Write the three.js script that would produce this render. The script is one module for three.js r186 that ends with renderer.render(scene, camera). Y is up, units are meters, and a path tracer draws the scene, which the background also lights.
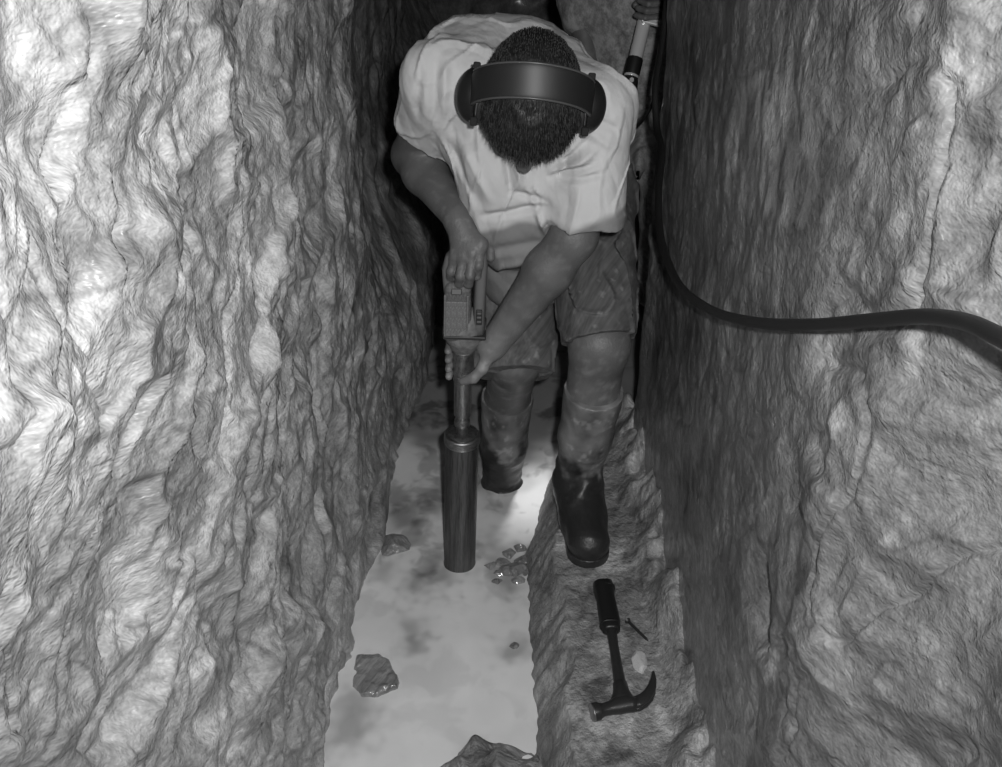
import * as THREE from 'three';
import { mergeGeometries } from 'three/addons/utils/BufferGeometryUtils.js';
import { RoundedBoxGeometry } from 'three/addons/geometries/RoundedBoxGeometry.js';

// ---------------------------------------------------------------- camera, light, exposure
const scene = new THREE.Scene();
scene.background = new THREE.Color(0x000000);
const PITCH = THREE.MathUtils.degToRad(32);
const camera = new THREE.PerspectiveCamera(2 * Math.atan(383.5 / 1000) * 180 / Math.PI, 1002 / 767, 0.02, 50);
camera.position.set(0, 1.48, 0);
camera.lookAt(0, 1.48 - Math.sin(PITCH), -Math.cos(PITCH));
const renderer = new THREE.WebGLRenderer({ antialias: true });
renderer.toneMapping = THREE.LinearToneMapping;
renderer.toneMappingExposure = 1.0;
renderer.shadowMap.enabled = true;
// the camera's own flash, a little right of and above the lens
const flash = new THREE.SpotLight(0xffffff, 7.8, 0, THREE.MathUtils.degToRad(52), 0.6, 2);
flash.name = 'camera_flash';
flash.position.set(0.06, 1.535, -0.01);
flash.target.position.set(0.06, 1.535 - Math.sin(PITCH), -0.01 - Math.cos(PITCH));
flash.castShadow = true; flash.shadow.radius = 1; flash.shadow.mapSize.set(2048, 2048); flash.shadow.camera.near = 0.05;
scene.add(flash, flash.target);

// ---------------------------------------------------------------- helpers
function rng(seed) { let a = seed >>> 0; return () => { a = (a + 0x6D2B79F5) | 0; let t = Math.imul(a ^ (a >>> 15), 1 | a); t = (t + Math.imul(t ^ (t >>> 7), 61 | t)) ^ t; return ((t ^ (t >>> 14)) >>> 0) / 4294967296; }; }
function hash(i, j, k) { let h = Math.imul(i, 374761393) ^ Math.imul(j, 668265263) ^ Math.imul(k, 2147483647 ^ 0x5bd1e995); h = Math.imul(h ^ (h >>> 13), 1274126177); h ^= h >>> 16; h = Math.imul(h, 0x85ebca6b); h ^= h >>> 13; return (h >>> 0) / 4294967296; }
const clamp = (x, a = 0, b = 1) => x < a ? a : x > b ? b : x;
const sstep = (a, b, x) => { const t = clamp((x - a) / (b - a)); return t * t * (3 - 2 * t); };
const lerp = (a, b, t) => a + (b - a) * t;
const PERM = new Uint8Array(512), GX = new Float32Array(256), GY = new Float32Array(256), GZ = new Float32Array(256);
for (let i = 0; i < 256; i++) { PERM[i] = i; const a = i % 12, s = a & 1 ? -1 : 1, t = a & 2 ? -1 : 1, b = a >> 2; GX[i] = b < 2 ? s : 0; GY[i] = b === 0 ? t : b === 2 ? s : 0; GZ[i] = b === 0 ? 0 : t; }
{ const r = rng(4711); for (let i = 255; i > 0; i--) { const k = (r() * (i + 1)) | 0, q = PERM[i]; PERM[i] = PERM[k]; PERM[k] = q; } for (let i = 0; i < 256; i++) PERM[i + 256] = PERM[i]; }
function perlin(x, y, z, per = 0) {
  let X = Math.floor(x), Y = Math.floor(y), Z = Math.floor(z); const fx = x - X, fy = y - Y, fz = z - Z, gx = fx - 1, gy = fy - 1, gz = fz - 1;
  const u = fx * fx * fx * (fx * (fx * 6 - 15) + 10), v = fy * fy * fy * (fy * (fy * 6 - 15) + 10), w = fz * fz * fz * (fz * (fz * 6 - 15) + 10);
  let X1 = X + 1, Y1 = Y + 1; if (per) { X = ((X % per) + per) % per; X1 = ((X1 % per) + per) % per; Y = ((Y % per) + per) % per; Y1 = ((Y1 % per) + per) % per; X ^= X >> 8 << 3; X1 ^= X1 >> 8 << 3; }
  X &= 255; X1 &= 255; Y &= 255; Y1 &= 255; Z &= 255; const Z1 = (Z + 1) & 255;
  const A = PERM[Z] , Bq = PERM[Z1], A0 = PERM[A + Y], A1 = PERM[A + Y1], B0 = PERM[Bq + Y], B1 = PERM[Bq + Y1];
  let h = PERM[A0 + X]; const n000 = GX[h] * fx + GY[h] * fy + GZ[h] * fz; h = PERM[A0 + X1]; const n100 = GX[h] * gx + GY[h] * fy + GZ[h] * fz;
  h = PERM[A1 + X]; const n010 = GX[h] * fx + GY[h] * gy + GZ[h] * fz; h = PERM[A1 + X1]; const n110 = GX[h] * gx + GY[h] * gy + GZ[h] * fz;
  h = PERM[B0 + X]; const n001 = GX[h] * fx + GY[h] * fy + GZ[h] * gz; h = PERM[B0 + X1]; const n101 = GX[h] * gx + GY[h] * fy + GZ[h] * gz;
  h = PERM[B1 + X]; const n011 = GX[h] * fx + GY[h] * gy + GZ[h] * gz; h = PERM[B1 + X1]; const n111 = GX[h] * gx + GY[h] * gy + GZ[h] * gz;
  const a = n000 + u * (n100 - n000), b = n010 + u * (n110 - n010), c = n001 + u * (n101 - n001), d = n011 + u * (n111 - n011), e = a + v * (b - a);
  return e + w * (c + v * (d - c) - e);
}
function fbm(x, y, z, o = 4) { let s = 0, a = 0.5; for (let i = 0; i < o; i++) { s += a * perlin(x, y, z); x *= 2.03; y *= 2.03; z *= 2.03; a *= 0.5; } return s; }
// chipped rock: cells with their own tilted face, blended into one another at the ridges
function facets(u, v, cell, seed, k = 9, tilt = 0.9) {
  const cu = u / cell, cv = v / cell, iu = Math.floor(cu), iv = Math.floor(cv);
  let sw = 0, sh = 0;
  for (let a = -1; a <= 1; a++) for (let b = -1; b <= 1; b++) {
    const i = iu + a, j = iv + b, du = cu - (i + 0.15 + 0.7 * hash(i, j, seed)), dv = cv - (j + 0.15 + 0.7 * hash(i, j, seed + 1));
    const w = Math.exp(-k * (du * du + dv * dv));
    sw += w; sh += w * ((hash(i, j, seed + 2) - 0.5) + tilt * ((hash(i, j, seed + 3) - 0.5) * du + (hash(i, j, seed + 4) - 0.5) * dv) + 0.5 * (du * du + dv * dv));
  }
  return sh / sw;
}
const used = {};
const numbered = (n) => { const c = used[n] = (used[n] ?? -1) + 1; return c ? `${n}_${String(c).padStart(3, '0')}` : n; };
function shade(m) { m.castShadow = m.receiveShadow = true; return m; }
function thing(name, label, category, [x, y, z] = [0, 0, 0], group) {
  const o = new THREE.Group(); o.name = numbered(name); o.position.set(x, y, z); o.userData = { label, category };
  if (group) o.userData.group = group;
  scene.add(o); return o;
}
// a part whose geometry is laid out in world metres, stored relative to its thing
function part(name, geo, mat, t, label) {
  const m = shade(new THREE.Mesh(geo, mat)); m.name = name; if (label) m.userData.label = label;
  if (t.isGroup && !t.userData.local) geo.translate(-t.position.x, -t.position.y, -t.position.z);
  else if (t.isMesh && t.parent?.isGroup && !t.parent.userData.local && !t.userData.local) geo.translate(-t.parent.position.x, -t.parent.position.y, -t.parent.position.z);
  t.add(m); return m;
}
function solo(name, geo, mat, label, category, at, group, kind) {
  const m = shade(new THREE.Mesh(geo, mat)); m.name = numbered(name); if (at) m.position.set(...at);
  m.userData = { label, category }; if (group) m.userData.group = group; if (kind) m.userData.kind = kind;
  scene.add(m); return m;
}
const grey = (v) => new THREE.Color().setRGB(v, v, v);
const V3 = (a) => new THREE.Vector3(...a);

// ---- signed distance shapes and their meshing
function cap(a, b, ra, rb) {
  const bx = b[0] - a[0], by = b[1] - a[1], bz = b[2] - a[2], bb = bx * bx + by * by + bz * bz || 1e-9;
  return (x, y, z) => {
    const px = x - a[0], py = y - a[1], pz = z - a[2]; let t = (px * bx + py * by + pz * bz) / bb; t = t < 0 ? 0 : t > 1 ? 1 : t;
    const dx = px - bx * t, dy = py - by * t, dz = pz - bz * t;
    return Math.sqrt(dx * dx + dy * dy + dz * dz) - (ra + (rb - ra) * t);
  };
}
function ell(c, r, frame) {          // frame: three unit axes, else world axes
  const m = Math.min(...r);
  return (x, y, z) => {
    let px = x - c[0], py = y - c[1], pz = z - c[2];
    if (frame) { const q = [px, py, pz]; [px, py, pz] = frame.map((f) => f.x * q[0] + f.y * q[1] + f.z * q[2]); }
    const k0 = Math.hypot(px / r[0], py / r[1], pz / r[2]), k1 = Math.hypot(px / r[0] ** 2, py / r[1] ** 2, pz / r[2] ** 2);
    return k1 < 1e-9 ? -m : k0 * (k0 - 1) / k1;
  };
}
const smin = (a, b, k) => { const h = Math.max(k - Math.abs(a - b), 0) / k; return Math.min(a, b) - h * h * k * 0.25; };
const blend = (k, ...f) => (x, y, z) => { let d = f[0](x, y, z); for (let i = 1; i < f.length; i++) d = smin(d, f[i](x, y, z), k); return d; };
// keeps what lies behind the plane through p with outward normal n
function cut(f, p, n) { const l = Math.hypot(...n), q = n.map((v) => v / l); return (x, y, z) => Math.max(f(x, y, z), (x - p[0]) * q[0] + (y - p[1]) * q[1] + (z - p[2]) * q[2]); }
const mix3 = (a, b, t) => [lerp(a[0], b[0], t), lerp(a[1], b[1], t), lerp(a[2], b[2], t)];
const sub3 = (a, b) => [a[0] - b[0], a[1] - b[1], a[2] - b[2]];
const chain = (pts, rad, k = 0.006) => blend(k, ...pts.slice(1).map((p, i) => cap(pts[i], p, rad[i], rad[i + 1])));
function net(f, lo, hi, h, color) {
  const n = [0, 1, 2].map((i) => Math.ceil((hi[i] - lo[i]) / h) + 2), [nx, ny, nz] = n, val = new Float32Array(nx * ny * nz), B = 8;
  for (let bz = 0; bz < nz; bz += B) for (let by = 0; by < ny; by += B) for (let bx = 0; bx < nx; bx += B) {
    const c = f(lo[0] + (bx + B / 2) * h, lo[1] + (by + B / 2) * h, lo[2] + (bz + B / 2) * h), far = Math.abs(c) > B * h * 1.05;
    for (let k = bz; k < Math.min(bz + B, nz); k++) for (let j = by; j < Math.min(by + B, ny); j++) for (let i = bx; i < Math.min(bx + B, nx); i++)
      val[i + nx * (j + ny * k)] = far ? c : f(lo[0] + i * h, lo[1] + j * h, lo[2] + k * h);
  }
  const id = new Int32Array(nx * ny * nz).fill(-1), pos = [], ind = [], O = [0, 1, nx, nx + 1, nx * ny, nx * ny + 1, nx * ny + nx, nx * ny + nx + 1];
  const E = [[0, 1], [2, 3], [4, 5], [6, 7], [0, 2], [1, 3], [4, 6], [5, 7], [0, 4], [1, 5], [2, 6], [3, 7]];
  for (let k = 0; k < nz - 1; k++) for (let j = 0; j < ny - 1; j++) for (let i = 0; i < nx - 1; i++) {
    const o = i + nx * (j + ny * k); let m = 0; for (let q = 0; q < 8; q++) if (val[o + O[q]] < 0) m |= 1 << q;
    if (m === 0 || m === 255) continue;
    let x = 0, y = 0, z = 0, c = 0;
    for (const [a, b] of E) { const va = val[o + O[a]], vb = val[o + O[b]]; if ((va < 0) === (vb < 0)) continue; const t = va / (va - vb); x += lerp(a & 1, b & 1, t); y += lerp((a >> 1) & 1, (b >> 1) & 1, t); z += lerp(a >> 2, b >> 2, t); c++; }
    id[o] = pos.length / 3; pos.push(lo[0] + (i + x / c) * h, lo[1] + (j + y / c) * h, lo[2] + (k + z / c) * h);
  }
  const S = [1, nx, nx * ny];
  for (let k = 1; k < nz - 1; k++) for (let j = 1; j < ny - 1; j++) for (let i = 1; i < nx - 1; i++) {
    const o = i + nx * (j + ny * k), v = val[o] < 0;
    for (let a = 0; a < 3; a++) {
      if ((val[o + S[a]] < 0) === v) continue;
      const b = S[(a + 1) % 3], c = S[(a + 2) % 3], q = [id[o], id[o - b], id[o - b - c], id[o - c]];
      if (q.some((w) => w < 0)) continue;
      if (v) ind.push(q[0], q[1], q[2], q[0], q[2], q[3]); else ind.push(q[0], q[2], q[1], q[0], q[3], q[2]);
    }
  }
  const nor = new Float32Array(pos.length), e = h * 0.4, col = color ? new Float32Array(pos.length) : null;
  for (let i = 0; i < pos.length; i += 3) {
    const [x, y, z] = [pos[i], pos[i + 1], pos[i + 2]];
    let a = f(x + e, y, z) - f(x - e, y, z), b = f(x, y + e, z) - f(x, y - e, z), c = f(x, y, z + e) - f(x, y, z - e); const l = Math.hypot(a, b, c) || 1;
    nor[i] = a /= l; nor[i + 1] = b /= l; nor[i + 2] = c /= l;
    if (col) { const q = color(x, y, z); col[i] = col[i + 1] = col[i + 2] = q; }
  }
  const g = new THREE.BufferGeometry(); g.setAttribute('position', new THREE.Float32BufferAttribute(pos, 3)); g.setAttribute('normal', new THREE.BufferAttribute(nor, 3));
  if (col) g.setAttribute('color', new THREE.BufferAttribute(col, 3));
  const uv = new Float32Array(pos.length / 3 * 2); for (let i = 0, j = 0; i < pos.length; i += 3, j += 2) { uv[j] = pos[i] + 0.6 * pos[i + 2]; uv[j + 1] = pos[i + 1] + 0.3 * pos[i + 2]; }
  g.setAttribute('uv', new THREE.BufferAttribute(uv, 2)); g.setIndex(ind); return g;
}
// a swept solid: points with half-widths [a, b] (b along the up hint)
function sweep(pts, half, up = [0, 1, 0], seg = 16, flat = 0) {
  const P = pts.map(V3), pos = [], ind = [], U = V3(up);
  P.forEach((p, i) => {
    const d = P[Math.min(i + 1, P.length - 1)].clone().sub(P[Math.max(i - 1, 0)]).normalize(), s = d.clone().cross(U).normalize(), w = s.clone().cross(d).normalize();
    for (let k = 0; k < seg; k++) {
      const t = k / seg * 2 * Math.PI; let c = Math.cos(t), n = Math.sin(t);
      if (flat) { const e = 1 - flat * 0.75; c = Math.sign(c) * Math.abs(c) ** e; n = Math.sign(n) * Math.abs(n) ** e; }
      const q = p.clone().addScaledVector(s, c * half[i][0]).addScaledVector(w, n * half[i][1]); pos.push(q.x, q.y, q.z);
    }
  });
  for (let i = 0; i < P.length - 1; i++) for (let k = 0; k < seg; k++) { const a = i * seg + k, b = i * seg + (k + 1) % seg; ind.push(a, a + seg, b, b, a + seg, b + seg); }
  for (const i of [0, P.length - 1]) { const c = pos.length / 3; pos.push(P[i].x, P[i].y, P[i].z); for (let k = 0; k < seg; k++) { const a = i * seg + k, b = i * seg + (k + 1) % seg; i ? ind.push(c, b, a) : ind.push(c, a, b); } }
  const g = new THREE.BufferGeometry(); g.setAttribute('position', new THREE.Float32BufferAttribute(pos, 3)); g.setIndex(ind); g.setAttribute('uv', new THREE.Float32BufferAttribute(new Float32Array(pos.length / 3 * 2), 2)); g.computeVertexNormals(); return g;
}
function tube(pts, r, seg = 120, rad = 14) { return new THREE.TubeGeometry(new THREE.CatmullRomCurve3(pts.map(V3), false, 'centripetal'), seg, r, rad); }
function lathe(prof, seg = 40) { return new THREE.LatheGeometry(prof.map(([r, y]) => new THREE.Vector2(r, y)), seg); }

// ---- textures: grain, mottling and fine relief
function tex(size, fn, srgb, rep) {
  const d = new Uint8Array(size * size * 4);
  for (let j = 0; j < size; j++) for (let i = 0; i < size; i++) { const v = clamp(fn(i / size, j / size)) * 255, o = 4 * (j * size + i); d[o] = d[o + 1] = d[o + 2] = v; d[o + 3] = 255; }
  const t = new THREE.DataTexture(d, size, size); t.wrapS = t.wrapT = THREE.RepeatWrapping; t.magFilter = THREE.LinearFilter; t.minFilter = THREE.LinearMipmapLinearFilter; t.generateMipmaps = true;
  if (srgb) t.colorSpace = THREE.SRGBColorSpace; if (rep) t.repeat.set(...rep); t.needsUpdate = true; return t;
}
const tile = (u, v, n, s) => perlin(u * n, v * n, s + 0.37, n);
function cells(u, v, n, seed, k) {               // a tile of small chipped faces
  const cu = u * n, cv = v * n, iu = Math.floor(cu), iv = Math.floor(cv); let sw = 0, sh = 0;
  for (let a = -1; a <= 1; a++) for (let b = -1; b <= 1; b++) {
    const i = iu + a, j = iv + b, mi = ((i % n) + n) % n, mj = ((j % n) + n) % n, q = PERM[PERM[PERM[seed] + (mi & 255)] + (mj & 255)];
    const du = cu - i - 0.1 - 0.8 * PERM[q] / 255, dv = cv - j - 0.1 - 0.8 * PERM[(q + 17) & 255] / 255, w = Math.exp(-k * (du * du + dv * dv));
    sw += w; sh += w * (PERM[(q + 91) & 255] / 255 - 0.5 + 1.1 * ((PERM[(q + 33) & 255] / 255 - 0.5) * du + (PERM[(q + 57) & 255] / 255 - 0.5) * dv));
  }
  return sh / sw;
}
const rockRelief = tex(1024, (u, v) => {
  const wu = u + 0.012 * tile(u, v, 9, 31) + 0.004 * tile(u, v, 40, 33), wv = v + 0.012 * tile(u, v, 9, 47) + 0.004 * tile(u, v, 40, 49);
  return 0.5 + 0.34 * cells(wu, wv, 17, 3, 9) + 0.20 * cells(wu, wv, 43, 5, 9) + 0.13 * cells(wu, wv, 110, 7, 7) + 0.12 * tile(u, v, 60, 3) + 0.10 * tile(u, v, 190, 4) - 0.08 * Math.max(0, 0.07 - Math.abs(tile(wu, wv, 7, 6))) / 0.07;
}, false, [1 / 0.45, 1 / 0.45]);
const rockTone = tex(1024, (u, v) => 0.84 + 0.14 * tile(u, v, 7, 11) + 0.12 * tile(u, v, 22, 12) + 0.12 * tile(u, v, 70, 13) + 0.10 * tile(u, v, 200, 14) - 0.14 * Math.max(0, 0.07 - Math.abs(tile(u + 0.03 * tile(u, v, 9, 16), v, 6, 15))) / 0.07, true, [1 / 0.7, 1 / 0.7]);
const fineRelief = tex(512, (u, v) => 0.5 + 0.3 * tile(u, v, 40, 21) + 0.25 * tile(u, v, 110, 22), false, [1 / 0.12, 1 / 0.12]);
const weave = tex(256, (u, v) => 0.5 + 0.18 * Math.sin(u * 2 * Math.PI * 64) + 0.18 * Math.sin(v * 2 * Math.PI * 64) + 0.3 * tile(u, v, 30, 23), false, [1 / 0.06, 1 / 0.06]);
const smear = tex(512, (u, v) => 0.9 + 0.2 * tile(u, v, 6, 24) + 0.18 * tile(u, v, 19, 25) + 0.14 * tile(u, v, 60, 26), true, [1 / 0.3, 1 / 0.3]);
const std = (v, rough, o = {}) => new THREE.MeshStandardMaterial({ color: grey(v), roughness: rough, ...o });
const phy = (v, rough, o = {}) => new THREE.MeshPhysicalMaterial({ color: grey(v), roughness: rough, ...o });
const M = {
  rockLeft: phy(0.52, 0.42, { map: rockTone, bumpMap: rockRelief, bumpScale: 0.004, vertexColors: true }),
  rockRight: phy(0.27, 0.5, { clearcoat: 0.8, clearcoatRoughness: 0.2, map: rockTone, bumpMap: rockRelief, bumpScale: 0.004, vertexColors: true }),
  rockFloor: phy(0.36, 0.5, { map: rockTone, bumpMap: rockRelief, bumpScale: 0.006, vertexColors: true }),
  stone: phy(0.34, 0.3, { clearcoat: 1, clearcoatRoughness: 0.08, map: rockTone, bumpMap: rockRelief, bumpScale: 0.004 }),
  chip: phy(0.5, 0.6, { bumpMap: fineRelief, bumpScale: 0.001 }),
  shirt: std(0.56, 0.95, { vertexColors: true, bumpMap: weave, bumpScale: 0.0004 }),
  shorts: std(0.15, 0.95, { vertexColors: true, bumpMap: weave, bumpScale: 0.0005, map: smear }),
  skin: phy(0.112, 0.5, { vertexColors: true, bumpMap: fineRelief, bumpScale: 0.0008 }),
  hair: std(0.008, 0.55), boot: phy(0.16, 0.4, { vertexColors: true, bumpMap: fineRelief, bumpScale: 0.0006 }), sole: phy(0.025, 0.4),
  blackPlastic: phy(0.012, 0.45), cushion: std(0.03, 0.7), pivot: std(0.01, 0.9), wire: std(0.6, 0.3, { metalness: 1 }), rubber: phy(0.009, 0.42, { bumpMap: fineRelief, bumpScale: 0.0005 }),
  steel: std(0.5, 0.42, { metalness: 1, map: smear }), darkSteel: std(0.12, 0.36, { metalness: 0.8, map: smear }), blackSteel: phy(0.03, 0.35, { map: smear, bumpMap: fineRelief, bumpScale: 0.0004 }),
  core: std(0.16, 0.42, { metalness: 0.75, map: smear, bumpMap: fineRelief, bumpScale: 0.0005 }),
  drill: phy(0.17, 0.5, { map: smear, bumpMap: fineRelief, bumpScale: 0.0004 }), drillLight: phy(0.22, 0.5, { map: smear }), drillDark: phy(0.03, 0.5),
  chrome: std(0.75, 0.25, { metalness: 0.35 }), trousers: std(0.34, 0.95, { map: smear, bumpMap: weave, bumpScale: 0.0005 }), jacket: std(0.32, 0.95, { map: smear }),
};

// ---------------------------------------------------------------- the rock cutting
const ramp = (pts, z) => { if (z >= pts[0][0]) return pts[0][1]; for (let i = 1; i < pts.length; i++) if (z >= pts[i][0]) { const t = (pts[i - 1][0] - z) / (pts[i - 1][0] - pts[i][0]); return lerp(pts[i - 1][1], pts[i][1], t * t * (3 - 2 * t)); } return pts[pts.length - 1][1]; };
const gauss = (a, s) => Math.exp(-(a * a) / (s * s));
function leftX(y, z) {
  const base = ramp([[-0.9, -0.35], [-1.5, -0.335], [-1.9, -0.31], [-2.15, -0.295], [-2.65, -0.235], [-3.3, -0.23], [-6, -0.3]], z);
  const lean = -0.17 * sstep(0.0, 0.55, y) * sstep(-1.95, -2.75, z) - 0.17 * sstep(1.12, 0.66, y) * sstep(-1.25, -0.5, z);
  const wy = y + 0.03 * perlin(z * 7, y * 7, 3.3), wz = z + 0.03 * perlin(z * 7, y * 7, 8.3) + 0.22 * y;
  const far = 0.5 + 0.5 * sstep(-2.0, -1.0, z);
  let d = 0.034 * facets(wz, wy, 0.15, 11, 9) + far * (0.019 * facets(wz * 1.1, wy, 0.068, 21, 10) + 0.007 * facets(wz, wy * 0.8, 0.028, 31, 10)) + 0.012 * fbm(z * 9, y * 6, 1.5, 4);
  d -= 0.005 * Math.max(0, 0.06 - Math.abs(perlin(wz * 9, wy * 5, 12.5))) / 0.06;      // fissures
  d += 0.014 * sstep(-0.985, -0.93, z + 0.25 * (y - 1.15)) * sstep(-0.80, -0.92, z) * sstep(0.98, 1.08, y) - 0.02 * gauss(z + 0.78, 0.06) * sstep(0.98, 1.08, y);
  d -= 0.07 * sstep(-0.475, -0.43, z + 0.1 * (0.9 - y)) * sstep(0.98, 0.9, y);
  return base + lean + d * (0.75 + 0.25 * sstep(-3, -1, z)) + 0.004 * far * fbm(z * 40, y * 24, 5.5, 3);
}
function rightX(y, z) {
  const base = ramp([[-0.2, 0.62], [-0.6, 0.475], [-0.93, 0.375], [-1.2, 0.36], [-2.08, 0.352], [-2.2, 0.365], [-2.45, 0.76], [-3.4, 0.8], [-4.2, 0.5], [-6, 0.45]], z);
  const wy = y + 0.03 * perlin(z * 6, y * 6, 23.3), wz = z + 0.03 * perlin(z * 6, y * 6, 28.3) - 0.2 * y;
  const near = 0.2 + 0.8 * sstep(-1.15, -0.85, z);
  let d = near * (0.022 * facets(wz, wy, 0.17, 61) + 0.013 * facets(wz, wy, 0.06, 71, 9)) + near * 0.005 * facets(wz, wy * 0.7, 0.028, 81) + 0.008 * fbm(z * 7, y * 5, 31.5, 3);
  d -= near * 0.006 * Math.max(0, 0.05 - Math.abs(perlin(wz * 7, wy * 4, 42.5))) / 0.05;
  d -= 0.022 * gauss(z + 1.04 + 0.35 * (y - 0.47), 0.035) * sstep(0.39, 0.43, y) * sstep(0.56, 0.5, y);
  d += 0.016 * gauss(z + 2.12 - 0.05 * Math.sin(y * 5), 0.06);
  return base - d - 0.006 * sstep(0.2, -0.03, y) * sstep(-2.15, -1.9, z) + 0.002 * fbm(z * 30, y * 20, 35.5, 3);
}
function spaced(a, b, n, warp) { return Array.from({ length: n + 1 }, (_, i) => a + (b - a) * warp(i / n)); }
const zs = [...spaced(0.5, -0.35, 40, (t) => t), ...spaced(-0.352, -2.7, 470, (t) => t * (0.45 + 0.55 * t)), ...spaced(-2.71, -6, 110, (t) => t)];
const ys = [...spaced(-0.4, -0.2, 14, (t) => t), ...spaced(-0.196, 1.75, 440, (t) => t), ...spaced(1.77, 3.0, 40, (t) => t)];
function wall(name, fx, side, tone, mat, label) {
  const pos = [], uv = [], col = [], ind = [], nz = zs.length;
  for (const y of ys) for (const z of zs) { pos.push(fx(y, z), y, z); uv.push(z, y); const c = tone(y, z); col.push(c, c, c); }
  const front = pos.length / 3;
  for (let j = 0; j < ys.length - 1; j++) for (let i = 0; i < nz - 1; i++) { const a = j * nz + i, b = a + 1, c = a + nz, d = c + 1; side < 0 ? ind.push(a, c, b, b, c, d) : ind.push(a, b, c, b, d, c); }
  const back = side * 1.2, rim = [[0, 0], [0, nz - 1], [ys.length - 1, 0], [ys.length - 1, nz - 1]];      // back and edges, so the wall has thickness
  for (const [j, i] of rim) { pos.push(back, ys[j], zs[i]); uv.push(zs[i], ys[j]); col.push(1, 1, 1); }
  const f2 = (a, b, c, d) => ind.push(a, b, c, b, d, c), q = rim.map(([j, i]) => j * nz + i), Q = [front, front + 1, front + 2, front + 3];
  f2(Q[0], Q[1], Q[2], Q[3]); f2(q[0], Q[0], q[2], Q[2]); f2(q[1], Q[1], q[3], Q[3]); f2(q[2], q[3], Q[2], Q[3]);
  const g = new THREE.BufferGeometry(); g.setAttribute('position', new THREE.Float32BufferAttribute(pos, 3)); g.setAttribute('uv', new THREE.Float32BufferAttribute(uv, 2)); g.setAttribute('color', new THREE.Float32BufferAttribute(col, 3)); g.setIndex(ind); g.computeVertexNormals();
  return solo(name, g, mat, label, 'wall', null, null, 'structure');
}
wall('wall_left', leftX, -1, (y, z) => {
  let c = 0.95 + 0.35 * fbm(z * 5, y * 4, 71, 4);
  c *= 1 + 0.35 * sstep(0.05, 0.3, perlin(z * 6 + 3, y * 4, 77));
  return clamp(c * (1 - 0.3 * sstep(0.12, 0.3, fbm(z * 3, y * 7, 79, 3))), 0.4, 1.5);
}, M.rockLeft, 'pale chipped rock wall with deep scooped tool marks');
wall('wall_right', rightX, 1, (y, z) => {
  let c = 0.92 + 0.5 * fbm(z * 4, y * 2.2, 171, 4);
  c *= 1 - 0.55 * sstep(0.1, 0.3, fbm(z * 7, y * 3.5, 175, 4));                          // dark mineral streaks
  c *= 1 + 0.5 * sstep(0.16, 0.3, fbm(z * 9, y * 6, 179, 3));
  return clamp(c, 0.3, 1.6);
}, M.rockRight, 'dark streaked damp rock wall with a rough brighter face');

function floorY(x, z) {
  const nEdge = 0.012 * perlin(z * 14, 2.5, 1) + 0.008 * perlin(z * 34, 5.5, 1), xw = ramp([[-1.3, 0.07], [-1.55, 0.062], [-1.82, 0.066], [-1.97, 0.088], [-2.1, 0.128], [-2.4, 0.3]], z) + nEdge;
  const xt = xw + 0.06 + 0.02 * perlin(z * 11, 9.5, 1), s = (x - xw) / (xt - xw);
  const top = 0.010 * fbm(x * 9, z * 9, 4.5, 4) + 0.003 * facets(x, z, 0.05, 91) + 0.10 * sstep(0.285, 0.37, x + 0.03 * perlin(z * 9, 4.5, 2.5)) * (0.75 + 1.1 * perlin(x * 14, z * 9, 6.5) + 0.5 * perlin(x * 30, z * 24, 3.5)) - 0.006;
  let y = s <= 0 ? -0.15 + Math.max(-0.14, s * 0.08) : s < 1 ? lerp(-0.15, top, Math.pow(s, 0.85)) + 0.012 * Math.sin(s * Math.PI) * perlin(x * 30, z * 22, 2.5) : top;
  y = lerp(-0.3 + 0.03 * fbm(x * 6, z * 6, 14.5, 3), y, sstep(-2.36, -2.2, z + 0.05 * perlin(x * 9, 1.5, z * 9)) * (x > xw - 0.1 ? 1 : sstep(xw - 0.25, xw - 0.1, x)));
  const hump = 0.235 * gauss((x + 0.02) / 0.19, 1) * sstep(-1.355, -1.19, z + 0.06 * perlin(x * 16, 3.5, 0.5)) * (0.95 + 0.25 * facets(x, z, 0.06, 95));   // rock rising out of the pool
  return x < xw ? Math.max(y, -0.29 + hump + 0.025 * facets(x + 0.4 * z, z, 0.04, 97, 5) * sstep(0.02, 0.1, hump)) : y;
}
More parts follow.
